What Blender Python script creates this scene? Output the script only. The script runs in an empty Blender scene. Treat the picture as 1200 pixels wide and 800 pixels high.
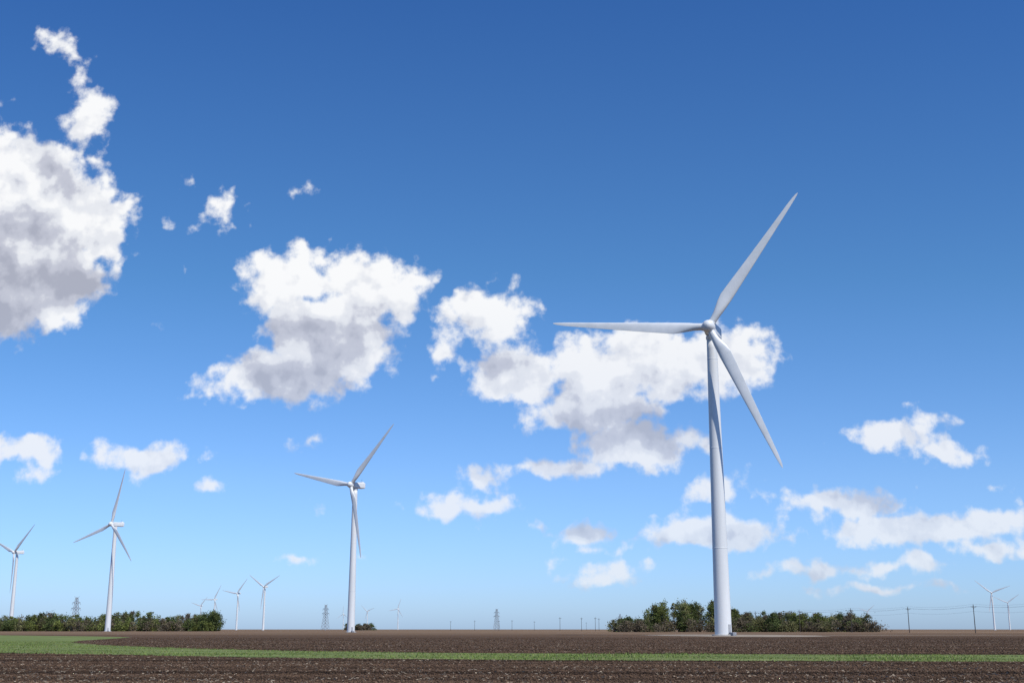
import bpy, math, random
import numpy as np
from mathutils import Vector, Matrix
random.seed(7); rng=np.random.default_rng(11)
sc=bpy.context.scene
COL=sc.collection

# ---------------- helpers ----------------
def mesh_np(name,V,F,mats=(),smooth=False,color=None):
    V=np.asarray(V,dtype=np.float32); F=np.asarray(F,dtype=np.int32)
    me=bpy.data.meshes.new(name)
    k=F.shape[1]; m=len(F)
    me.vertices.add(len(V)); me.vertices.foreach_set('co',V.ravel())
    me.loops.add(m*k); me.loops.foreach_set('vertex_index',F.ravel())
    me.polygons.add(m)
    me.polygons.foreach_set('loop_start',np.arange(0,m*k,k,dtype=np.int32))
    me.polygons.foreach_set('loop_total',np.full(m,k,dtype=np.int32))
    me.update(calc_edges=True); me.validate()
    if smooth: me.polygons.foreach_set('use_smooth',np.ones(len(me.polygons),dtype=bool))
    if color is not None:
        a=me.color_attributes.new('tint','FLOAT_COLOR','POINT')
        c=np.ones((len(V),4),dtype=np.float32); c[:,:3]=color
        a.data.foreach_set('color',c.ravel())
    for mt in mats: me.materials.append(mt)
    return me
def obj(name,data,parent=None,mat=None):
    o=bpy.data.objects.new(name,data); COL.objects.link(o)
    if parent: o.parent=parent
    if mat is not None: o.matrix_local=mat
    return o
def newmat(name):
    m=bpy.data.materials.new(name); m.use_nodes=True
    return m,m.node_tree,m.node_tree.nodes['Principled BSDF']

# ---------------- materials ----------------
def mat_noise(name,c1,c2,scale,rough=0.6,detail=4,spec=0.3,stretch=(1,1,1),bump=0.0):
    m,nt,b=newmat(name)
    tc=nt.nodes.new('ShaderNodeTexCoord'); mp=nt.nodes.new('ShaderNodeMapping')
    mp.inputs['Scale'].default_value=stretch
    nt.links.new(tc.outputs['Object'],mp.inputs[0])
    n=nt.nodes.new('ShaderNodeTexNoise'); n.inputs['Scale'].default_value=scale; n.inputs['Detail'].default_value=detail
    nt.links.new(mp.outputs[0],n.inputs['Vector'])
    r=nt.nodes.new('ShaderNodeValToRGB'); r.color_ramp.elements[0].position=0.35; r.color_ramp.elements[1].position=0.65
    r.color_ramp.elements[0].color=(*c1,1); r.color_ramp.elements[1].color=(*c2,1)
    nt.links.new(n.outputs['Fac'],r.inputs[0]); nt.links.new(r.outputs[0],b.inputs['Base Color'])
    b.inputs['Roughness'].default_value=rough; b.inputs['Specular IOR Level'].default_value=spec
    if bump:
        bp=nt.nodes.new('ShaderNodeBump'); bp.inputs['Strength'].default_value=bump
        nt.links.new(n.outputs['Fac'],bp.inputs['Height']); nt.links.new(bp.outputs[0],b.inputs['Normal'])
    return m
m_white=mat_noise('turbine_paint',(0.70,0.715,0.70),(0.77,0.775,0.76),0.5,0.45,6,0.4,(1,1,0.12))
m_blade=mat_noise('blade_gelcoat',(0.66,0.68,0.67),(0.74,0.75,0.735),0.4,0.35,5,0.5)
m_dark=mat_noise('dark_metal',(0.08,0.08,0.09),(0.14,0.14,0.15),3,0.6)
m_door=mat_noise('door_paint',(0.35,0.36,0.37),(0.42,0.43,0.44),3,0.6)
m_conc=mat_noise('concrete',(0.3,0.29,0.27),(0.42,0.40,0.37),2,0.9)
m_wood=mat_noise('weathered_wood',(0.05,0.04,0.035),(0.10,0.08,0.065),3,0.9)
m_steel=mat_noise('galvanised_steel',(0.22,0.23,0.25),(0.32,0.33,0.35),2,0.6)
m_wire=mat_noise('wire_metal',(0.12,0.12,0.13),(0.18,0.18,0.19),2,0.6)
m_gravel=mat_noise('gravel',(0.22,0.18,0.13),(0.38,0.31,0.23),0.25,0.95,8,0.1)

def mat_tint(name,transl=0.25,rough=0.8):
    m,nt,b=newmat(name)
    a=nt.nodes.new('ShaderNodeAttribute'); a.attribute_name='tint'
    nt.links.new(a.outputs['Color'],b.inputs['Base Color'])
    b.inputs['Roughness'].default_value=rough; b.inputs['Specular IOR Level'].default_value=0.15
    if transl>0:
        t=nt.nodes.new('ShaderNodeBsdfTranslucent'); nt.links.new(a.outputs['Color'],t.inputs['Color'])
        mx=nt.nodes.new('ShaderNodeMixShader'); mx.inputs[0].default_value=transl
        out=nt.nodes['Material Output']
        nt.links.new(b.outputs[0],mx.inputs[1]); nt.links.new(t.outputs[0],mx.inputs[2]); nt.links.new(mx.outputs[0],out.inputs[0])
    return m
m_fol=mat_tint('foliage',0.3); m_soilbit=mat_tint('soil_clod',0.0,0.95); m_grassb=mat_tint('grass_blade',0.3)

# ground soil
def soil_material():
    m,nt,b=newmat('ploughed_soil'); N=nt.nodes; L=nt.links
    tc=N.new('ShaderNodeTexCoord'); sep=N.new('ShaderNodeSeparateXYZ'); L.new(tc.outputs['Object'],sep.inputs[0])
    def noise(scale,stretch,detail=6,rough=0.6):
        mp=N.new('ShaderNodeMapping'); mp.inputs['Scale'].default_value=stretch; L.new(tc.outputs['Object'],mp.inputs[0])
        n=N.new('ShaderNodeTexNoise'); n.inputs['Scale'].default_value=scale; n.inputs['Detail'].default_value=detail; n.inputs['Roughness'].default_value=rough
        L.new(mp.outputs[0],n.inputs['Vector']); return n.outputs['Fac']
    def ramp(fac,p0,c0,p1,c1):
        r=N.new('ShaderNodeValToRGB'); e=r.color_ramp.elements; e[0].position=p0; e[1].position=p1
        e[0].color=(*c0,1); e[1].color=(*c1,1); L.new(fac,r.inputs[0]); return r.outputs[0]
    def mix(f,a,c):
        x=N.new('ShaderNodeMix'); x.data_type='RGBA'
        for s,v in ((x.inputs[0],f),(x.inputs[6],a),(x.inputs[7],c)):
            if isinstance(v,(int,float)): s.default_value=v
            elif isinstance(v,tuple): s.default_value=(*v,1)
            else: L.new(v,s)
        return x.outputs[2]
    def mr(v,a,b_,c=0,d=1):
        x=N.new('ShaderNodeMapRange'); L.new(v,x.inputs[0]); x.inputs[1].default_value=a; x.inputs[2].default_value=b_; x.inputs[3].default_value=c; x.inputs[4].default_value=d; return x.outputs[0]
    def mul(a,b_):
        x=N.new('ShaderNodeMath'); x.operation='MULTIPLY'; L.new(a,x.inputs[0])
        if isinstance(b_,(int,float)): x.inputs[1].default_value=b_
        else: L.new(b_,x.inputs[1])
        return x.outputs[0]
    fine=ramp(noise(6,(1,1,1),6,0.7),0.3,(0.048,0.028,0.017),0.7,(0.124,0.077,0.046))
    mid=ramp(noise(0.05,(0.4,1.6,1),8,0.65),0.38,(0.062,0.037,0.023),0.62,(0.148,0.093,0.057))
    c=mix(0.55,fine,mid)
    rows=ramp(noise(0.35,(0.02,1.0,1),4,0.6),0.44,(0.034,0.021,0.013),0.56,(0.155,0.098,0.062))
    c=mix(0.48,c,rows)
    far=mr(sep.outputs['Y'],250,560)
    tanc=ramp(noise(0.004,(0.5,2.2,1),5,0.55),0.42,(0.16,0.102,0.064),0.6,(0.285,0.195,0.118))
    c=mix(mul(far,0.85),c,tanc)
    spk=mr(noise(14,(1,0.35,1),3,0.5),0.68,0.74)
    c=mix(mul(spk,0.35),c,(0.26,0.20,0.15))
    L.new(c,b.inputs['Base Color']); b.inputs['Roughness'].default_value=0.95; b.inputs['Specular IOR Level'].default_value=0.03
    bp=N.new('ShaderNodeBump'); bp.inputs['Strength'].default_value=0.6; bp.inputs['Distance'].default_value=0.1
    L.new(noise(3,(1,1,1),6,0.7),bp.inputs['Height']); L.new(bp.outputs[0],b.inputs['Normal'])
    return m
m_soil=soil_material()

# ---------------- ground ----------------
R=32000.0
xs=np.array([-R,-8000,-2000,-500,-100,0,100,500,2000,8000,R]); ys=np.array([-3000,-500,-50,0,50,100,200,400,1000,3000,9000,R])
V=np.array([(x,y,0) for y in ys for x in xs]); nx=len(xs)
F=np.array([(j*nx+i,j*nx+i+1,(j+1)*nx+i+1,(j+1)*nx+i) for j in range(len(ys)-1) for i in range(nx-1)])
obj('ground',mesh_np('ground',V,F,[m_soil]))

def poly_sheet(name,pts,z,mat,jit=0.0,step=1.0):
    out=[]
    n=len(pts)
    for i in range(n):
        a=np.array(pts[i]); b=np.array(pts[(i+1)%n]); L=np.linalg.norm(b-a); k=max(1,int(L/step))
        for j in range(k): out.append(a+(b-a)*j/k+rng.normal(0,jit,2))
    me=bpy.data.meshes.new(name)
    me.from_pydata([(p[0],p[1],z) for p in out],[],[list(range(len(out)))]); me.update()
    import bmesh
    bm=bmesh.new(); bm.from_mesh(me); bmesh.ops.triangulate(bm,faces=bm.faces[:])
    for f in bm.faces:
        if f.normal.z<0: f.normal_flip()
    bm.to_mesh(me); bm.free()
    me.materials.append(mat)
    return obj(name,me)
grass_poly=[(-330,470),(-219,395),(-141,338),(-95,282),(-78,252),(-70,217),(-61,172),(-53,148),(-41,125),(-30,108),(-18.5,95),(-9,87),(5.7,82),(22,79.5),(33,79),(60,79),
            (60,61),(38,61),(26,62.4),(13,64),(0,66),(-15,72),(-35,85),(-53,95),(-90,120),(-160,160),(-330,230)]
m_grass=mat_noise('grass_turf',(0.10,0.135,0.032),(0.20,0.235,0.075),0.35,0.9,9,0.1,(0.3,1.2,1),0.3)
poly_sheet('grass_strip',grass_poly,0.02,m_grass,0.3,1.0)
def inpoly(X,Y,poly):
    inside=np.zeros(len(X),bool); n=len(poly); j=n-1
    for i in range(n):
        xi,yi=poly[i]; xj,yj=poly[j]
        c=((yi>Y)!=(yj>Y))&(X<(xj-xi)*(Y-yi)/(yj-yi+1e-12)+xi); inside^=c; j=i
    return inside
pad=[(58+21*math.cos(t)*(1+0.08*math.sin(3*t)),326+60*math.sin(t)) for t in np.linspace(0,2*math.pi,40,endpoint=False)]
poly_sheet('gravel_pad',pad,0.024,m_gravel,0.8,4)
poly_sheet('access_road',[(68,318),(72,330),(120,352),(230,380),(230,372),(122,343)],0.012,m_gravel,0.4,6)

# grass blades
n=150000
X=rng.uniform(-70,48,n); Y=60+ (rng.random(n)**1.6)*110
ok=inpoly(X+rng.normal(0,.4,n),Y+rng.normal(0,.5,n),grass_poly)
patch=np.sin(X*0.31+2*np.sin(Y*0.17))*np.sin(Y*0.43+1.7*np.sin(X*0.11))
ok&=(patch+rng.normal(0,0.5,n)>-0.6)
X=X[ok];Y=Y[ok];patch=patch[ok]; n=len(X)
h=rng.uniform(0.06,0.17,n)*(0.75+0.45*patch); th=rng.uniform(0,2*np.pi,n); w=rng.uniform(0.015,0.04,n); ln=rng.normal(0,0.05,(n,2))
Vb=np.zeros((n,3,3)); Vb[:,0]=np.c_[X-w*np.cos(th),Y-w*np.sin(th),np.full(n,0.015)]; Vb[:,1]=np.c_[X+w*np.cos(th),Y+w*np.sin(th),np.full(n,0.015)]
Vb[:,2]=np.c_[X+ln[:,0],Y+ln[:,1],h]
cc=np.array([0.165,0.215,0.055])[None]*(rng.uniform(0.6,1.5,n)[:,None])*(1+0.2*patch)[:,None]; dry=rng.random(n)<0.15-0.1*patch; cc[dry]=np.array([0.30,0.25,0.13])
obj('grass',mesh_np('grass',Vb.reshape(-1,3),np.arange(3*n).reshape(-1,3),[m_grassb],color=np.repeat(cc,3,0)))

# soil clods
def clods(n,y0,y1,s0,s1,pw=1.0):
    Y=y0+(rng.random(n)**pw)*(y1-y0); X=rng.uniform(-1,1,n)*(Y*0.47+3)
    ok=~inpoly(X,Y,grass_poly); return X[ok],Y[ok],rng.uniform(s0,s1,ok.sum())*rng.uniform(0.6,1.3,ok.sum())
a=clods(80000,34,90,0.02,0.06); b=clods(50000,76,240,0.04,0.09,1.7)
X=np.r_[a[0],b[0]];Y=np.r_[a[1],b[1]];S=np.r_[a[2],b[2]]; n=len(X)
octv=np.array([(1,0,0),(0,1,0),(-1,0,0),(0,-1,0),(0,0,1),(0,0,-0.6)],float)
octf=np.array([(0,1,4),(1,2,4),(2,3,4),(3,0,4),(1,0,5),(2,1,5),(3,2,5),(0,3,5)])
V=octv[None]*S[:,None,None]*rng.uniform(0.6,1.4,(n,6,1)); V[:,:,2]*=0.7
th=rng.uniform(0,6.28,n); c,s=np.cos(th)[:,None],np.sin(th)[:,None]
x=V[:,:,0]*c-V[:,:,1]*s; y=V[:,:,0]*s+V[:,:,1]*c
V[:,:,0]=x+X[:,None]; V[:,:,1]=y+Y[:,None]; V[:,:,2]+=S[:,None]*0.2
F=(octf[None]+6*np.arange(n)[:,None,None]).reshape(-1,3)
furrow=1+0.35*np.sin(Y*1.05+0.4*np.sin(X*0.2)+0.02*X)+0.25*np.sin(Y*0.37+0.6*np.sin(X*0.05))
cc=np.array([0.079,0.049,0.030])[None]*(rng.uniform(0.5,1.5,n)*furrow)[:,None]
obj('soil_clods',mesh_np('soil_clods',V.reshape(-1,3),F,[m_soilbit],color=np.repeat(cc,6,0)))
# crop stubble / residue
n=24000
Y=34+(rng.random(n)**1.3)*150; X=rng.uniform(-1,1,n)*(Y*0.47+3)
dn=np.sin(X*0.35+3*np.sin(Y*0.21))*np.sin(Y*0.8+1.5*np.sin(X*0.13))+rng.normal(0,0.6,n)
ok=(~inpoly(X,Y,grass_poly))&(dn>-0.1); X=X[ok];Y=Y[ok];n=len(X)
th=rng.uniform(0,6.28,n); l=rng.uniform(0.015,0.065,n); w=rng.uniform(0.006,0.015,n); z=rng.uniform(0.02,0.05,n)
d=np.c_[np.cos(th)*l,np.sin(th)*l,rng.normal(0,0.015,n)]; p=np.c_[-np.sin(th)*w*0.3,np.cos(th)*w*0.3,w]
C=np.c_[X,Y,z]; V=np.stack([C-d-p,C+d-p,C+d+p,C-d+p],1)
cc=np.array([0.36,0.29,0.21])[None]*rng.uniform(0.5,1.2,n)[:,None]
obj('crop_stubble',mesh_np('crop_stubble',V.reshape(-1,3),np.arange(4*n).reshape(-1,4),[m_soilbit],color=np.repeat(cc,4,0)))

# ---------------- wind turbines ----------------
def lathe(profile,seg,axis='Z'):
    V=[];F=[]
    for r,z in profile:
        for i in range(seg):
            t=2*math.pi*i/seg; V.append((r*math.cos(t),r*math.sin(t),z))
    for k in range(len(profile)-1):
        for i in range(seg):
            j=(i+1)%seg; F.append((k*seg+i,k*seg+j,(k+1)*seg+j,(k+1)*seg+i))
    V=np.array(V,float)
    if axis=='Y': V=V[:,[0,2,1]]; F=[f[::-1] for f in F]
    return V,np.array(F)
HUB=80.0
prof=[]
seams=[22.0,48.0,72.0]
for zz in [0.3]+list(np.linspace(1,77.6,30)):
    prof.append((2.15-(2.15-1.32)*(zz/77.6)**1.05,zz))
Vt,Ft=lathe(prof+[(0.0,77.6)],40); me_tower=mesh_np('tower',Vt,Ft,[m_white],True)
Vf,Ff=lathe([(2.9,-0.3),(2.9,0.25),(2.75,0.35),(0.0,0.35)],32); me_found=mesh_np('foundation',Vf,Ff,[m_conc])
def ring(zc):
    r=2.15-(2.15-1.32)*(zc/77.6)**1.05
    return lathe([(r-0.02,zc-0.14),(r+0.022,zc-0.1),(r+0.022,zc+0.1),(r-0.02,zc+0.14)],40)
VV=[];FF=[];o=0
for s_ in seams:
    v,f=ring(s_); VV.append(v);FF.append(f+o);o+=len(v)
me_flange=mesh_np('flange_rings',np.vstack(VV),np.vstack(FF),[m_white],True)
import bmesh
def rbox(name,sx,sy,sz,bev,mat,fn=None,seg=4):
    bm=bmesh.new(); bmesh.ops.create_cube(bm,size=1)
    bmesh.ops.scale(bm,vec=(sx,sy,sz),verts=bm.verts)
    if fn:
        for v in bm.verts: fn(v)
    bmesh.ops.bevel(bm,geom=bm.edges[:],offset=bev,segments=seg,affect='EDGES',profile=0.6)
    me=bpy.data.meshes.new(name); bm.to_mesh(me); bm.free(); me.materials.append(mat)
    for p in me.polygons: p.use_smooth=True
    return me
def nacfn(v):
    if v.co.y<0: v.co.x*=0.84; v.co.z*=0.86
    else:
        if v.co.z<0: v.co.z+=0.5
me_nac=rbox('nacelle',3.5,9.2,3.7,0.55,m_white,nacfn)
me_cool=rbox('cooler',2.2,1.5,0.7,0.15,m_white)
me_vent=rbox('rear_vent',2.3,0.12,1.6,0.04,m_dark)
me_door=rbox('door',0.95,0.14,2.2,0.03,m_door)
me_step=rbox('door_steps',1.3,1.4,1.1,0.05,m_steel)
me_mast=rbox('wind_vane',0.12,0.12,1.6,0.03,m_dark)
Vs,Fs=lathe([(0.0,-2.5),(0.55,-2.42),(1.1,-2.1),(1.5,-1.5),(1.7,-0.7),(1.74,0.3),(1.62,1.1),(1.4,1.35),(0.0,1.36)],32,'Y'); me_spin=mesh_np('hub',Vs,Fs,[m_white],True)
Vy,Fy=lathe([(1.36,77.4),(1.5,77.6),(1.5,78.3),(0,78.3)],32); me_yaw=mesh_np('yaw_bearing',Vy,Fy,[m_white],True)
RB=42.0
rs=[0.7,1.6,2.6,3.8,5.2,7,9,11.5,15,19,23,27,31,35,38,40,41.2,41.8,42.0]
def chord(r):
    return float(np.interp(r,[0,2.2,4,6,9,12,20,30,38,41,42],[1.9,1.9,2.1,2.85,3.4,3.15,2.5,1.7,1.08,0.66,0.12]))
def thick(r):
    return float(np.interp(r,[0,2.2,4,6,9,14,24,38,42],[1.0,1.0,0.86,0.55,0.36,0.27,0.21,0.17,0.15]))
def twist(r): return math.radians(float(np.interp(r,[0,3,9,20,42],[14,14,11,5,0])))
nseg=24; V=[];F=[]
for r in rs:
    c=chord(r); t=thick(r); bl=min(1,max(0,(r-2.0)/6.0)); tw=twist(r)
    for i in range(nseg):
        a=2*math.pi*i/nseg
        cx,cy=0.5*math.cos(a),0.5*math.sin(a)
        xx=0.5*(1+math.cos(a))
        s_=1-xx
        yt=5*0.2*(0.2969*math.sqrt(max(s_,0))-0.126*s_-0.3516*s_**2+0.2843*s_**3-0.1036*s_**4)/0.2
        ax=0.32-s_; ay=(yt*0.5*2*t if math.sin(a)>=0 else -yt*0.7*t)
        px=(1-bl)*cx+bl*ax; py=(1-bl)*cy+bl*ay*0.98
        px*=c; py*=c
        qx=px*math.cos(tw)-py*math.sin(tw); qy=px*math.sin(tw)+py*math.cos(tw)
        V.append((qx,qy-0.03*r-0.5*(r/RB)**2.5,r*1.03))
for k in range(len(rs)-1):
    for i in range(nseg):
        j=(i+1)%nseg; F.append((k*nseg+i,k*nseg+j,(k+1)*nseg+j,(k+1)*nseg+i))
me_blade=mesh_np('blade',V,F,[m_blade],True)
Vr,Fr=lathe([(1.02,1.35),(1.06,1.45),(1.06,1.75),(0.97,1.85)],24); me_root=mesh_np('blade_collar',Vr,Fr,[m_white],True)

def turbine(x,y,phi,psi=28,z=0.0,full=True):
    e=obj('wind_turbine',None); e.location=(x,y,z); e.rotation_euler=(0,0,-math.radians(psi)); e.empty_display_size=5
    obj('tower',me_tower,e); obj('nacelle',me_nac,e,Matrix.Translation((0,2.3,HUB+0.1)))
    obj('foundation',me_found,e)
    obj('yaw_bearing',me_yaw,e)
    if full:
        obj('flange_rings',me_flange,e)
        obj('cooler',me_cool,e,Matrix.Translation((0,5.6,HUB+2.15)))
        obj('rear_vent',me_vent,e,Matrix.Translation((0,6.93,HUB+0.3)))
        obj('wind_vane',me_mast,e,Matrix.Translation((0.5,5.0,HUB+3.1)))
        dm=Matrix.Rotation(math.radians(60),4,'Z')@Matrix.Translation((0,-2.12,1.75))
        obj('door',me_door,e,dm)
        obj('door_steps',me_step,e,Matrix.Rotation(math.radians(60),4,'Z')@Matrix.Translation((0,-3.0,0.32)))
    rot=Matrix.Translation((0,-3.9,HUB))@Matrix.Rotation(math.radians(-4.5),4,'X')
    obj('hub',me_spin,e,rot)
    for k in range(3):
        mm=rot@Matrix.Rotation(math.radians(90-phi-120*k),4,'Y')
        obj('blade_%d'%(k+1),me_blade,e,mm)
        if full: obj('blade_collar_%d'%(k+1),me_root,e,mm)
    return e
T=[(53.8,313,54.5,0,19),(-88,671,47.5,0,33),(-305.4,928,77,0.0,34),(-519.5,1272,40,0.0,36),(-468,2310,28,0,28),(-617,2750,50,0,28),(-802,3300,60,0,28),(-1067,4200,45,0,28),
   (1061,2700,20,0,28),(1500,3700,35,0,28),(-449,4830,70,0,28),(-649,5500,20,0,28),(-894,6500,90,0,28),(1597,5500,40,0,28)]
for i,(x,y,p,z,ps) in enumerate(T): turbine(x,y,p,psi=ps,z=z,full=(i<4))

# ---------------- poles, wires, lattice towers ----------------
def beams(name,segs,mat,sides=4):
    V=[];F=[];o=0
    for p,q,w0,w1 in segs:
        p=Vector(p);q=Vector(q); d=(q-p).normalized(); u=d.orthogonal().normalized(); v=d.cross(u)
        for c,w in ((p,w0),(q,w1)):
            for i in range(sides):
                a=2*math.pi*(i+.5)/sides; V.append(tuple(c+u*math.cos(a)*w+v*math.sin(a)*w))
        for i in range(sides):
            j=(i+1)%sides; F.append((o+i,o+j,o+sides+j,o+sides+i))
        o+=2*sides
    return mesh_np(name,V,F,[mat])
me_pshaft=beams('shaft',[((0,0,0),(0,0,12.2),0.2,0.14)],m_wood,10)
me_parm=beams('crossarm',[((-1.3,-0.2,11.2),(1.3,-0.2,11.2),0.09,0.09),((-0.8,-0.2,11.2),(0,-0.15,10.4),0.04,0.04),((0.8,-0.2,11.2),(0,-0.15,10.4),0.04,0.04)],m_wood)
me_pins=beams('insulators',[((sx,-0.2,11.26),(sx,-0.2,11.55),0.06,0.04) for sx in (-1.2,-0.5,1.2)]+[((0,0,12.2),(0,0,12.45),0.05,0.03)],m_steel,8)
def pole(x,y,ang):
    e=obj('utility_pole',None); e.location=(x,y,0); e.rotation_euler=(0,0,ang)
    obj('shaft',me_pshaft,e); obj('crossarm',me_parm,e); obj('insulators',me_pins,e)
pl=[(224,430),(213.5,485),(203.6,540),(192.7,596),(177,640),(162,691),(148,745),(134,800),(120,860)]
for i,(x,y) in enumerate(pl):
    a=pl[max(0,i-1)];b=pl[min(len(pl)-1,i+1)]; pole(x,y,math.atan2(b[1]-a[1],b[0]-a[0])-math.pi/2)
def wires(name,pts,offs,sag,r,mat):
    segs=[]
    for i in range(len(pts)-1):
        a=Vector(pts[i]);b=Vector(pts[i+1]); d=(b-a).normalized(); sd=Vector((d.y,-d.x,0))
        for ox,oz in offs:
            prev=None
            for k in range(9):
                t=k/8; p=a.lerp(b,t)+sd*ox+Vector((0,0,oz-4*sag*t*(1-t)))
                if prev is not None: segs.append((prev,p,r,r))
                prev=p
    obj(name,beams(name,segs,mat,3))
wires('power_lines',[(x,y,0) for x,y in pl],[(-1.2,11.5),(1.2,11.5),(0,12.4),(0,9.3)],0.9,0.026,m_wire)
pl2=[(43,1100),(64,1130),(75,1105),(-16,1500),(-45,1480),(0,1450),(-80,1600),(30,1650),(115,1900),(85,1200)]
for x,y in pl2: pole(x,y,0.3)
def lattice():
    s=[];H=40
    def hw(z): return 4.2*(1-z/H)**1.0+0.75 if z<H*0.62 else 4.2*(0.38)+0.75-(z/H-0.62)*3.2
    lv=[0,6,11.5,16.5,21,25,29,33,37,40]
    for sx in(-1,1):
        for sy in(-1,1):
            for a,b in zip(lv[:-1],lv[1:]): s.append(((sx*hw(a),sy*hw(a),a),(sx*hw(b),sy*hw(b),b),0.24,0.22))
    for a,b in zip(lv[:-1],lv[1:]):
        for k in range(4):
            cs=[(-1,-1),(1,-1),(1,1),(-1,1)]; c0=cs[k];c1=cs[(k+1)%4]
            s.append(((c0[0]*hw(a),c0[1]*hw(a),a),(c1[0]*hw(b),c1[1]*hw(b),b),0.14,0.14))
            s.append(((c1[0]*hw(a),c1[1]*hw(a),a),(c0[0]*hw(b),c0[1]*hw(b),b),0.14,0.14))
            s.append(((c0[0]*hw(b),c0[1]*hw(b),b),(c1[0]*hw(b),c1[1]*hw(b),b),0.1,0.1))
    for z,L in ((26,7),(33,6)):
        for sx in(-1,1):
            for sy in (-1,1):
                s.append(((sx*hw(z),sy*hw(z),z),(sx*L,0,z+0.6),0.18,0.14)); s.append(((sx*hw(z),sy*hw(z),z+2),(sx*L,0,z+0.6),0.16,0.12))
            s.append(((sx*L,0,z+0.6),(sx*L,0,z-1.4),0.12,0.12))
    for sx in(-1,1): s.append(((0,0,38),(sx*3.5,0,41.5),0.17,0.14))
    return beams('lattice',s,m_steel)
me_lat=lattice()
me_ins=beams('insulator_strings',[((sx*L,0.0,z-0.8),(sx*L,0.0,z-2.2),0.16,0.16) for z,L in ((26,7),(33,6)) for sx in (-1,1)],m_dark,6)
tl=[(-540,1516),(-302,1986),(-30,2400),(282,3200)]
for i,(x,y) in enumerate(tl):
    e=obj('transmission_tower',None); e.location=(x,y,0); e.rotation_euler=(0,0,-0.5 if i else -0.3)
    obj('lattice',me_lat,e); obj('insulator_strings',me_ins,e)

# ---------------- trees ----------------
def grove(name,trees,leaf):
    LV=[];LC=[];segs=[]
    for (x,y,h,w,col,dens) in trees:
        base=np.array(col)*random.uniform(0.8,1.25)
        tr=0.022*h
        segs.append(((x,y,-0.1),(x+random.uniform(-.3,.3),y,h*0.62),tr,tr*0.35))
        nl=int(17*dens)+7
        for k in range(nl):
            zc=random.uniform(0.08,0.97)
            prof=math.sin(math.pi*min(1,max(0.12,(zc+0.08)/1.1))**0.85)
            a=random.uniform(0,6.28); rr=w*0.5*prof*math.sqrt(random.uniform(0.1,1.15))
            c=np.array([x+rr*math.cos(a),y+rr*math.sin(a),h*zc])
            segs.append(((x,y,h*zc*0.55),tuple(c),tr*0.3,tr*0.08))
            lr=w*random.uniform(0.08,0.2)
            m=int(42*dens*random.uniform(0.5,1.4))
            P=c+rng.normal(0,1,(m,3))*np.array([lr,lr,lr*0.85])*0.8
            P[:,2]=np.clip(P[:,2],0.3,h*1.12)
            u=rng.normal(0,1,(m,3)); u/=np.linalg.norm(u,axis=1)[:,None]
            v=np.cross(u,rng.normal(0,1,(m,3))); v/=np.linalg.norm(v,axis=1)[:,None]
            s=(rng.uniform(0.4,1.0,m)*leaf)[:,None]
            q=np.stack([P-u*s,P-v*s*0.6,P+u*s,P+v*s*0.7],1); LV.append(q.reshape(-1,3))
            lum=random.uniform(0.65,1.35)*rng.uniform(0.75,1.25,m)
            LC.append(np.repeat(base[None]*lum[:,None],4,0))
    LV=np.vstack(LV);LC=np.vstack(LC)
    e=obj(name,None)
    obj('foliage',mesh_np('foliage',LV,np.arange(len(LV)).reshape(-1,4),[m_fol],color=LC),e)
    obj('trunks_and_limbs',beams('trunks_and_limbs',segs,m_wood,5),e)
G1=(0.175,0.20,0.055);G2=(0.10,0.125,0.042);G3=(0.185,0.18,0.078);B1=(0.165,0.135,0.09)
tr=[]
for i in range(36):
    x=random.uniform(84,137); k=math.sin(math.pi*(x-78)/66)
    tr.append((x,random.uniform(735,775),random.uniform(11.5,15.5)+4.2*k,random.uniform(6,11),random.choice([G1,G1,G2,G3]),1.1))
for i in range(26):
    tr.append((random.uniform(62,86),random.uniform(738,770),random.uniform(4.5,9),random.uniform(6,9),random.choice([G2,G2,B1,G3]),0.9))
for i in range(80):
    x=random.uniform(136,217); tr.append((x,random.uniform(738,775),random.uniform(8,13)-(x-136)*0.02,random.uniform(5,10),random.choice([G2,G2,B1,G3,G1]),0.95))
for i in range(60):
    x=random.uniform(64,217); tr.append((x,random.uniform(728,740),random.uniform(4,8),random.uniform(7,11),random.choice([G2,B1,G3,B1]),0.7))
grove('tree_grove',tr,0.55)
tr=[]
for i in range(150):
    x=random.uniform(-465,-262); tr.append((x,random.uniform(1035,1085),random.uniform(10,15)+2.0*math.sin(x*.09)+1.2*math.sin(x*.31),random.uniform(6,12),random.choice([G1,G2,G2,G3,B1]),random.uniform(0.5,0.9)))
for i in range(8):
    x=random.uniform(-268,-250); tr.append((x,random.uniform(1035,1060),random.uniform(12,16),random.uniform(9,13),G2,1.1))
for i in range(80):
    tr.append((random.uniform(-460,-255),random.uniform(1015,1036),random.uniform(5,10),random.uniform(7,13),random.choice([G1,B1,G2,G3]),0.7))
grove('tree_grove',tr,0.75)
tr=[(random.uniform(-270,-215),random.uniform(1990,2040),random.uniform(6,11),random.uniform(9,14),random.choice([G2,B1]),0.8) for i in range(16)]
grove('tree_grove',tr,1.1)

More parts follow.
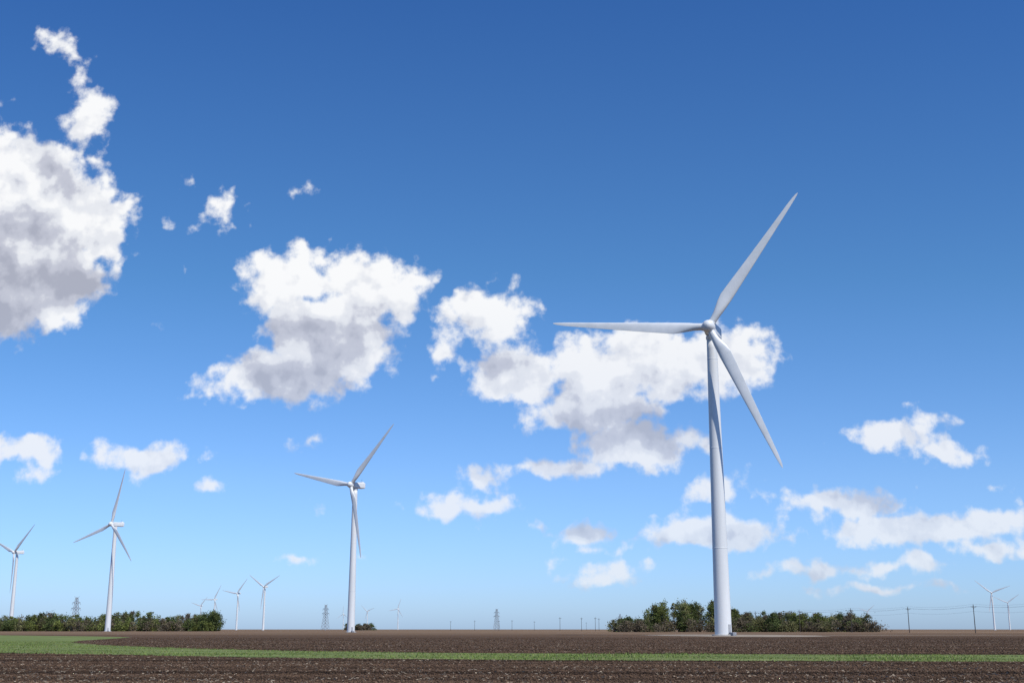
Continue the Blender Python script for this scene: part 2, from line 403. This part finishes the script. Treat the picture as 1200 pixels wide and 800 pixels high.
# ---------------- world: sky with cumulus ----------------
SUN_EL,SUN_AZ=52.0,142.0
w=bpy.data.worlds.new('World'); sc.world=w; w.use_nodes=True
try:
    w.cycles.sampling_method='MANUAL'; w.cycles.sample_map_resolution=256
except Exception: pass
nt=w.node_tree; N=nt.nodes; L=nt.links; N.clear()
out=N.new('ShaderNodeOutputWorld')
sky=N.new('ShaderNodeTexSky'); sky.sky_type='NISHITA'; sky.sun_disc=False
sky.sun_elevation=math.radians(SUN_EL); sky.sun_rotation=math.radians(SUN_AZ); sky.altitude=300; sky.air_density=1.0; sky.dust_density=0.6; sky.ozone_density=2.5
def M(op,a,b=None,c=None,tree=None):
    t=tree or nt; x=t.nodes.new('ShaderNodeMath'); x.operation=op
    for i,v in enumerate((a,b,c)):
        if v is None: continue
        if isinstance(v,(int,float)): x.inputs[i].default_value=v
        else: t.links.new(v,x.inputs[i])
    return x.outputs[0]
def MR(v,a,b,c,d,smooth=False):
    x=N.new('ShaderNodeMapRange'); L.new(v,x.inputs[0])
    if smooth: x.interpolation_type='SMOOTHSTEP'
    for i,k in enumerate((a,b,c,d)): x.inputs[i+1].default_value=k
    return x.outputs[0]
PX=[(20,265,96,112,0),(100,258,60,58,0),(60,335,66,52,0),(-10,205,52,50,0),(65,212,44,40,0),(10,365,60,36,0),
(66,50,34,20,.008),(92,85,20,30,.009),(102,138,34,42,.007),(120,190,12,9,.007),(0,118,14,10,.010),
(264,248,30,28,.007),(205,262,20,10,.006),(225,213,10,8,.007),(358,220,22,11,.011),(225,318,9,9,.014),(185,378,10,8,.014),
(340,325,58,40,0),(430,340,68,46,0),(385,395,80,64,0),(335,440,78,36,0),(250,453,34,12,0),(474,350,30,42,.001),
(572,370,54,38,.002),(518,406,18,12,.002),(505,433,8,7,.002),(612,440,66,36,0),(700,440,70,46,0),(770,425,84,46,0),(848,420,60,44,0),(695,480,80,28,0),(820,525,22,12,.004),
(740,522,76,34,0),(665,548,66,14,.001),(565,558,29,11,.001),(548,592,56,18,.001),(358,521,14,6,.002),
(170,540,68,20,.001),(25,532,46,18,0),(35,557,28,10,.001),(255,570,30,9,.007),(350,651,34,6,.002),(372,592,9,12,.008),
(685,628,48,17,.001),(690,650,40,8,.002),(715,674,42,11,.001),(620,616,20,8,.006),
(1050,512,58,20,.001),(1100,530,42,17,.001),(1108,495,22,6,.003),(1055,476,10,6,.004),
(838,568,40,16,.002),(878,580,16,15,.004),(840,622,92,23,0),(992,588,54,20,0),(1065,620,112,22,.001),(1165,606,54,18,.001),(965,668,62,10,.002),(1065,662,64,12,.003),(1160,644,60,14,.001),(1040,690,90,8,.005),(1165,565,18,5,.004)]
th=math.radians(13.53); ct,st=math.cos(th),math.sin(th)
g=bpy.data.node_groups.new('cloud_field','ShaderNodeTree')
g.interface.new_socket('P',in_out='INPUT',socket_type='NodeSocketVector'); g.interface.new_socket('S',in_out='OUTPUT',socket_type='NodeSocketFloat')
gi=g.nodes.new('NodeGroupInput'); go=g.nodes.new('NodeGroupOutput'); prev=None
for cx,cy,rx,ry,of in PX:
    u=(cx-600)/1400; v=(400-cy)/1400; q=ct-st*v
    a,e,ra,re=u/q,(st+ct*v)/q,rx/1400/q,ry/1400/q/q
    mp=g.nodes.new('ShaderNodeVectorMath'); mp.operation='MULTIPLY_ADD'; mp.inputs[1].default_value=(1/ra,1/re,0); mp.inputs[2].default_value=(-a/ra,-e/re,0)
    g.links.new(gi.outputs[0],mp.inputs[0])
    ln=g.nodes.new('ShaderNodeVectorMath'); ln.operation='LENGTH'; g.links.new(mp.outputs[0],ln.inputs[0])
    sz=math.sqrt(ra*re)
    s=M('MULTIPLY_ADD',ln.outputs['Value'],sz,-sz+of,g)
    prev=s if prev is None else M('SMOOTH_MIN',prev,s,0.010,g)
g.links.new(prev,go.inputs[0])
tc=N.new('ShaderNodeTexCoord'); sp=N.new('ShaderNodeSeparateXYZ'); L.new(tc.outputs['Generated'],sp.inputs[0])
yy=M('MAXIMUM',sp.outputs[1],0.01); A_=M('DIVIDE',sp.outputs[0],yy); E_=M('DIVIDE',sp.outputs[2],yy)
cb=N.new('ShaderNodeCombineXYZ'); L.new(A_,cb.inputs[0]); L.new(E_,cb.inputs[1]); P=cb.outputs[0]
def NZ(vec,scale,detail,rough,lac=2.0):
    n=N.new('ShaderNodeTexNoise'); n.noise_dimensions='2D'; n.inputs['Scale'].default_value=scale; n.inputs['Detail'].default_value=detail; n.inputs['Roughness'].default_value=rough; n.inputs['Lacunarity'].default_value=lac
    L.new(vec,n.inputs['Vector']); return n
def VM(op,a,b):
    x=N.new('ShaderNodeVectorMath'); x.operation=op
    for i,v in enumerate((a,b)):
        if isinstance(v,tuple): x.inputs[i].default_value=v
        else: L.new(v,x.inputs[i])
    return x
def VO(vec,scale,detail):
    n=N.new('ShaderNodeTexVoronoi'); n.voronoi_dimensions='2D'; n.feature='SMOOTH_F1'; n.inputs['Scale'].default_value=scale; n.inputs['Detail'].default_value=detail; n.inputs['Roughness'].default_value=0.5; n.inputs['Smoothness'].default_value=0.6
    L.new(vec,n.inputs['Vector']); return n.outputs['Distance']
wn=NZ(P,20,3,0.5)
wo=VM('SUBTRACT',wn.outputs['Color'],(0.5,0.5,0.5)); wo2=VM('MULTIPLY',wo.outputs[0],(0.032,0.024,0.0))
Pw=VM('ADD',P,wo2.outputs[0]).outputs[0]
def FIELD(vec):
    x=N.new('ShaderNodeGroup'); x.node_tree=g; L.new(vec,x.inputs[0]); return x.outputs[0]
S1=FIELD(Pw); S2=FIELD(VM('ADD',Pw,(0.014,0.050,0)).outputs[0])
n1=NZ(P,42,8,0.58).outputs['Fac']; n3=NZ(P,17,6,0.52).outputs['Fac']; n4=NZ(VM('ADD',P,(0.006,0.013,0)).outputs[0],17,6,0.52).outputs['Fac']
Pv=VM('ADD',P,VM('MULTIPLY',wo.outputs[0],(0.03,0.03,0.0)).outputs[0]).outputs[0]
v1=VO(Pv,48,1.0)
dens=M('SUBTRACT',M('MULTIPLY_ADD',M('SUBTRACT',n1,0.5),0.046,0.006),S1)
dens=M('ADD',dens,M('MULTIPLY',M('SUBTRACT',0.34,v1),0.014))
alpha=MR(dens,-0.003,0.014,0,1,True)
depth=MR(M('MULTIPLY',S2,-1.0),-0.040,0.050,0.0,1.0,True)
lit=M('SUBTRACT',1.10,M('MULTIPLY',depth,0.80))  # sunlit tops and shaded undersides of the clouds are painted into their colour
lit=M('ADD',lit,M('MULTIPLY',M('SUBTRACT',n3,n4),2.3))
lit=M('ADD',lit,M('MULTIPLY',M('SUBTRACT',0.34,v1),0.30))
lit=M('ADD',lit,MR(dens,0.004,0.03,0.08,0.0,True))
cr=N.new('ShaderNodeValToRGB'); L.new(lit,cr.inputs[0]); el=cr.color_ramp.elements; cr.color_ramp.interpolation='EASE'
el[0].position=0.0; el[0].color=(0.42,0.44,0.53,1); el[1].position=0.95; el[1].color=(0.97,0.975,0.985,1)
k=el.new(0.35); k.color=(0.56,0.58,0.67,1); k=el.new(0.65); k.color=(0.81,0.83,0.88,1)
hz=MR(E_,0.0,0.28,0.42,0.0)  # aerial haze painted into the cloud colour, stronger towards the horizon
mx=N.new('ShaderNodeMix'); mx.data_type='RGBA'; L.new(hz,mx.inputs[0]); L.new(cr.outputs[0],mx.inputs[6]); mx.inputs[7].default_value=(0.66,0.71,0.82,1)
al2=M('MULTIPLY',alpha,MR(E_,0.0,0.3,0.74,0.98))
er=MR(E_,0.0,0.6,0,1)
tr_=N.new('ShaderNodeValToRGB'); L.new(er,tr_.inputs[0]); q=tr_.color_ramp.elements
q[0].position=0; q[0].color=(0.50,0.70,1.18,1); q[1].position=1; q[1].color=(0.235,0.51,0.875,1)
k=q.new(0.2); k.color=(0.51,0.70,1.02,1); k=q.new(0.5); k.color=(0.36,0.635,0.88,1)
tm=N.new('ShaderNodeMix'); tm.data_type='RGBA'; tm.blend_type='MULTIPLY'; tm.inputs[0].default_value=1.0; L.new(sky.outputs[0],tm.inputs[6]); L.new(tr_.outputs[0],tm.inputs[7])
b1=N.new('ShaderNodeBackground'); L.new(tm.outputs[2],b1.inputs[0]); b1.inputs[1].default_value=0.149
b2=N.new('ShaderNodeBackground'); L.new(mx.outputs[2],b2.inputs[0]); b2.inputs[1].default_value=1.0
ms=N.new('ShaderNodeMixShader'); L.new(al2,ms.inputs[0]); L.new(b1.outputs[0],ms.inputs[1]); L.new(b2.outputs[0],ms.inputs[2]); L.new(ms.outputs[0],out.inputs[0])

# sun
az=math.radians(SUN_AZ); elv=math.radians(SUN_EL)
sv=Vector((math.sin(az)*math.cos(elv),math.cos(az)*math.cos(elv),math.sin(elv)))
ld=bpy.data.lights.new('sun','SUN'); ld.energy=4.2; ld.angle=math.radians(0.5); ld.color=(1.0,0.96,0.9)
lo=bpy.data.objects.new('sun',ld); COL.objects.link(lo); lo.rotation_euler=sv.to_track_quat('Z','Y').to_euler(); lo.location=(0,0,200)

# camera
cd=bpy.data.cameras.new('camera'); cd.lens=42.0; cd.sensor_width=36; cd.clip_start=0.1; cd.clip_end=80000
co=bpy.data.objects.new('camera',cd); COL.objects.link(co); co.location=(0,0,1.6); co.rotation_euler=(math.radians(90+13.53),0,0)
sc.camera=co
sc.view_settings.view_transform='Standard'; sc.view_settings.look='None'; sc.view_settings.exposure=0
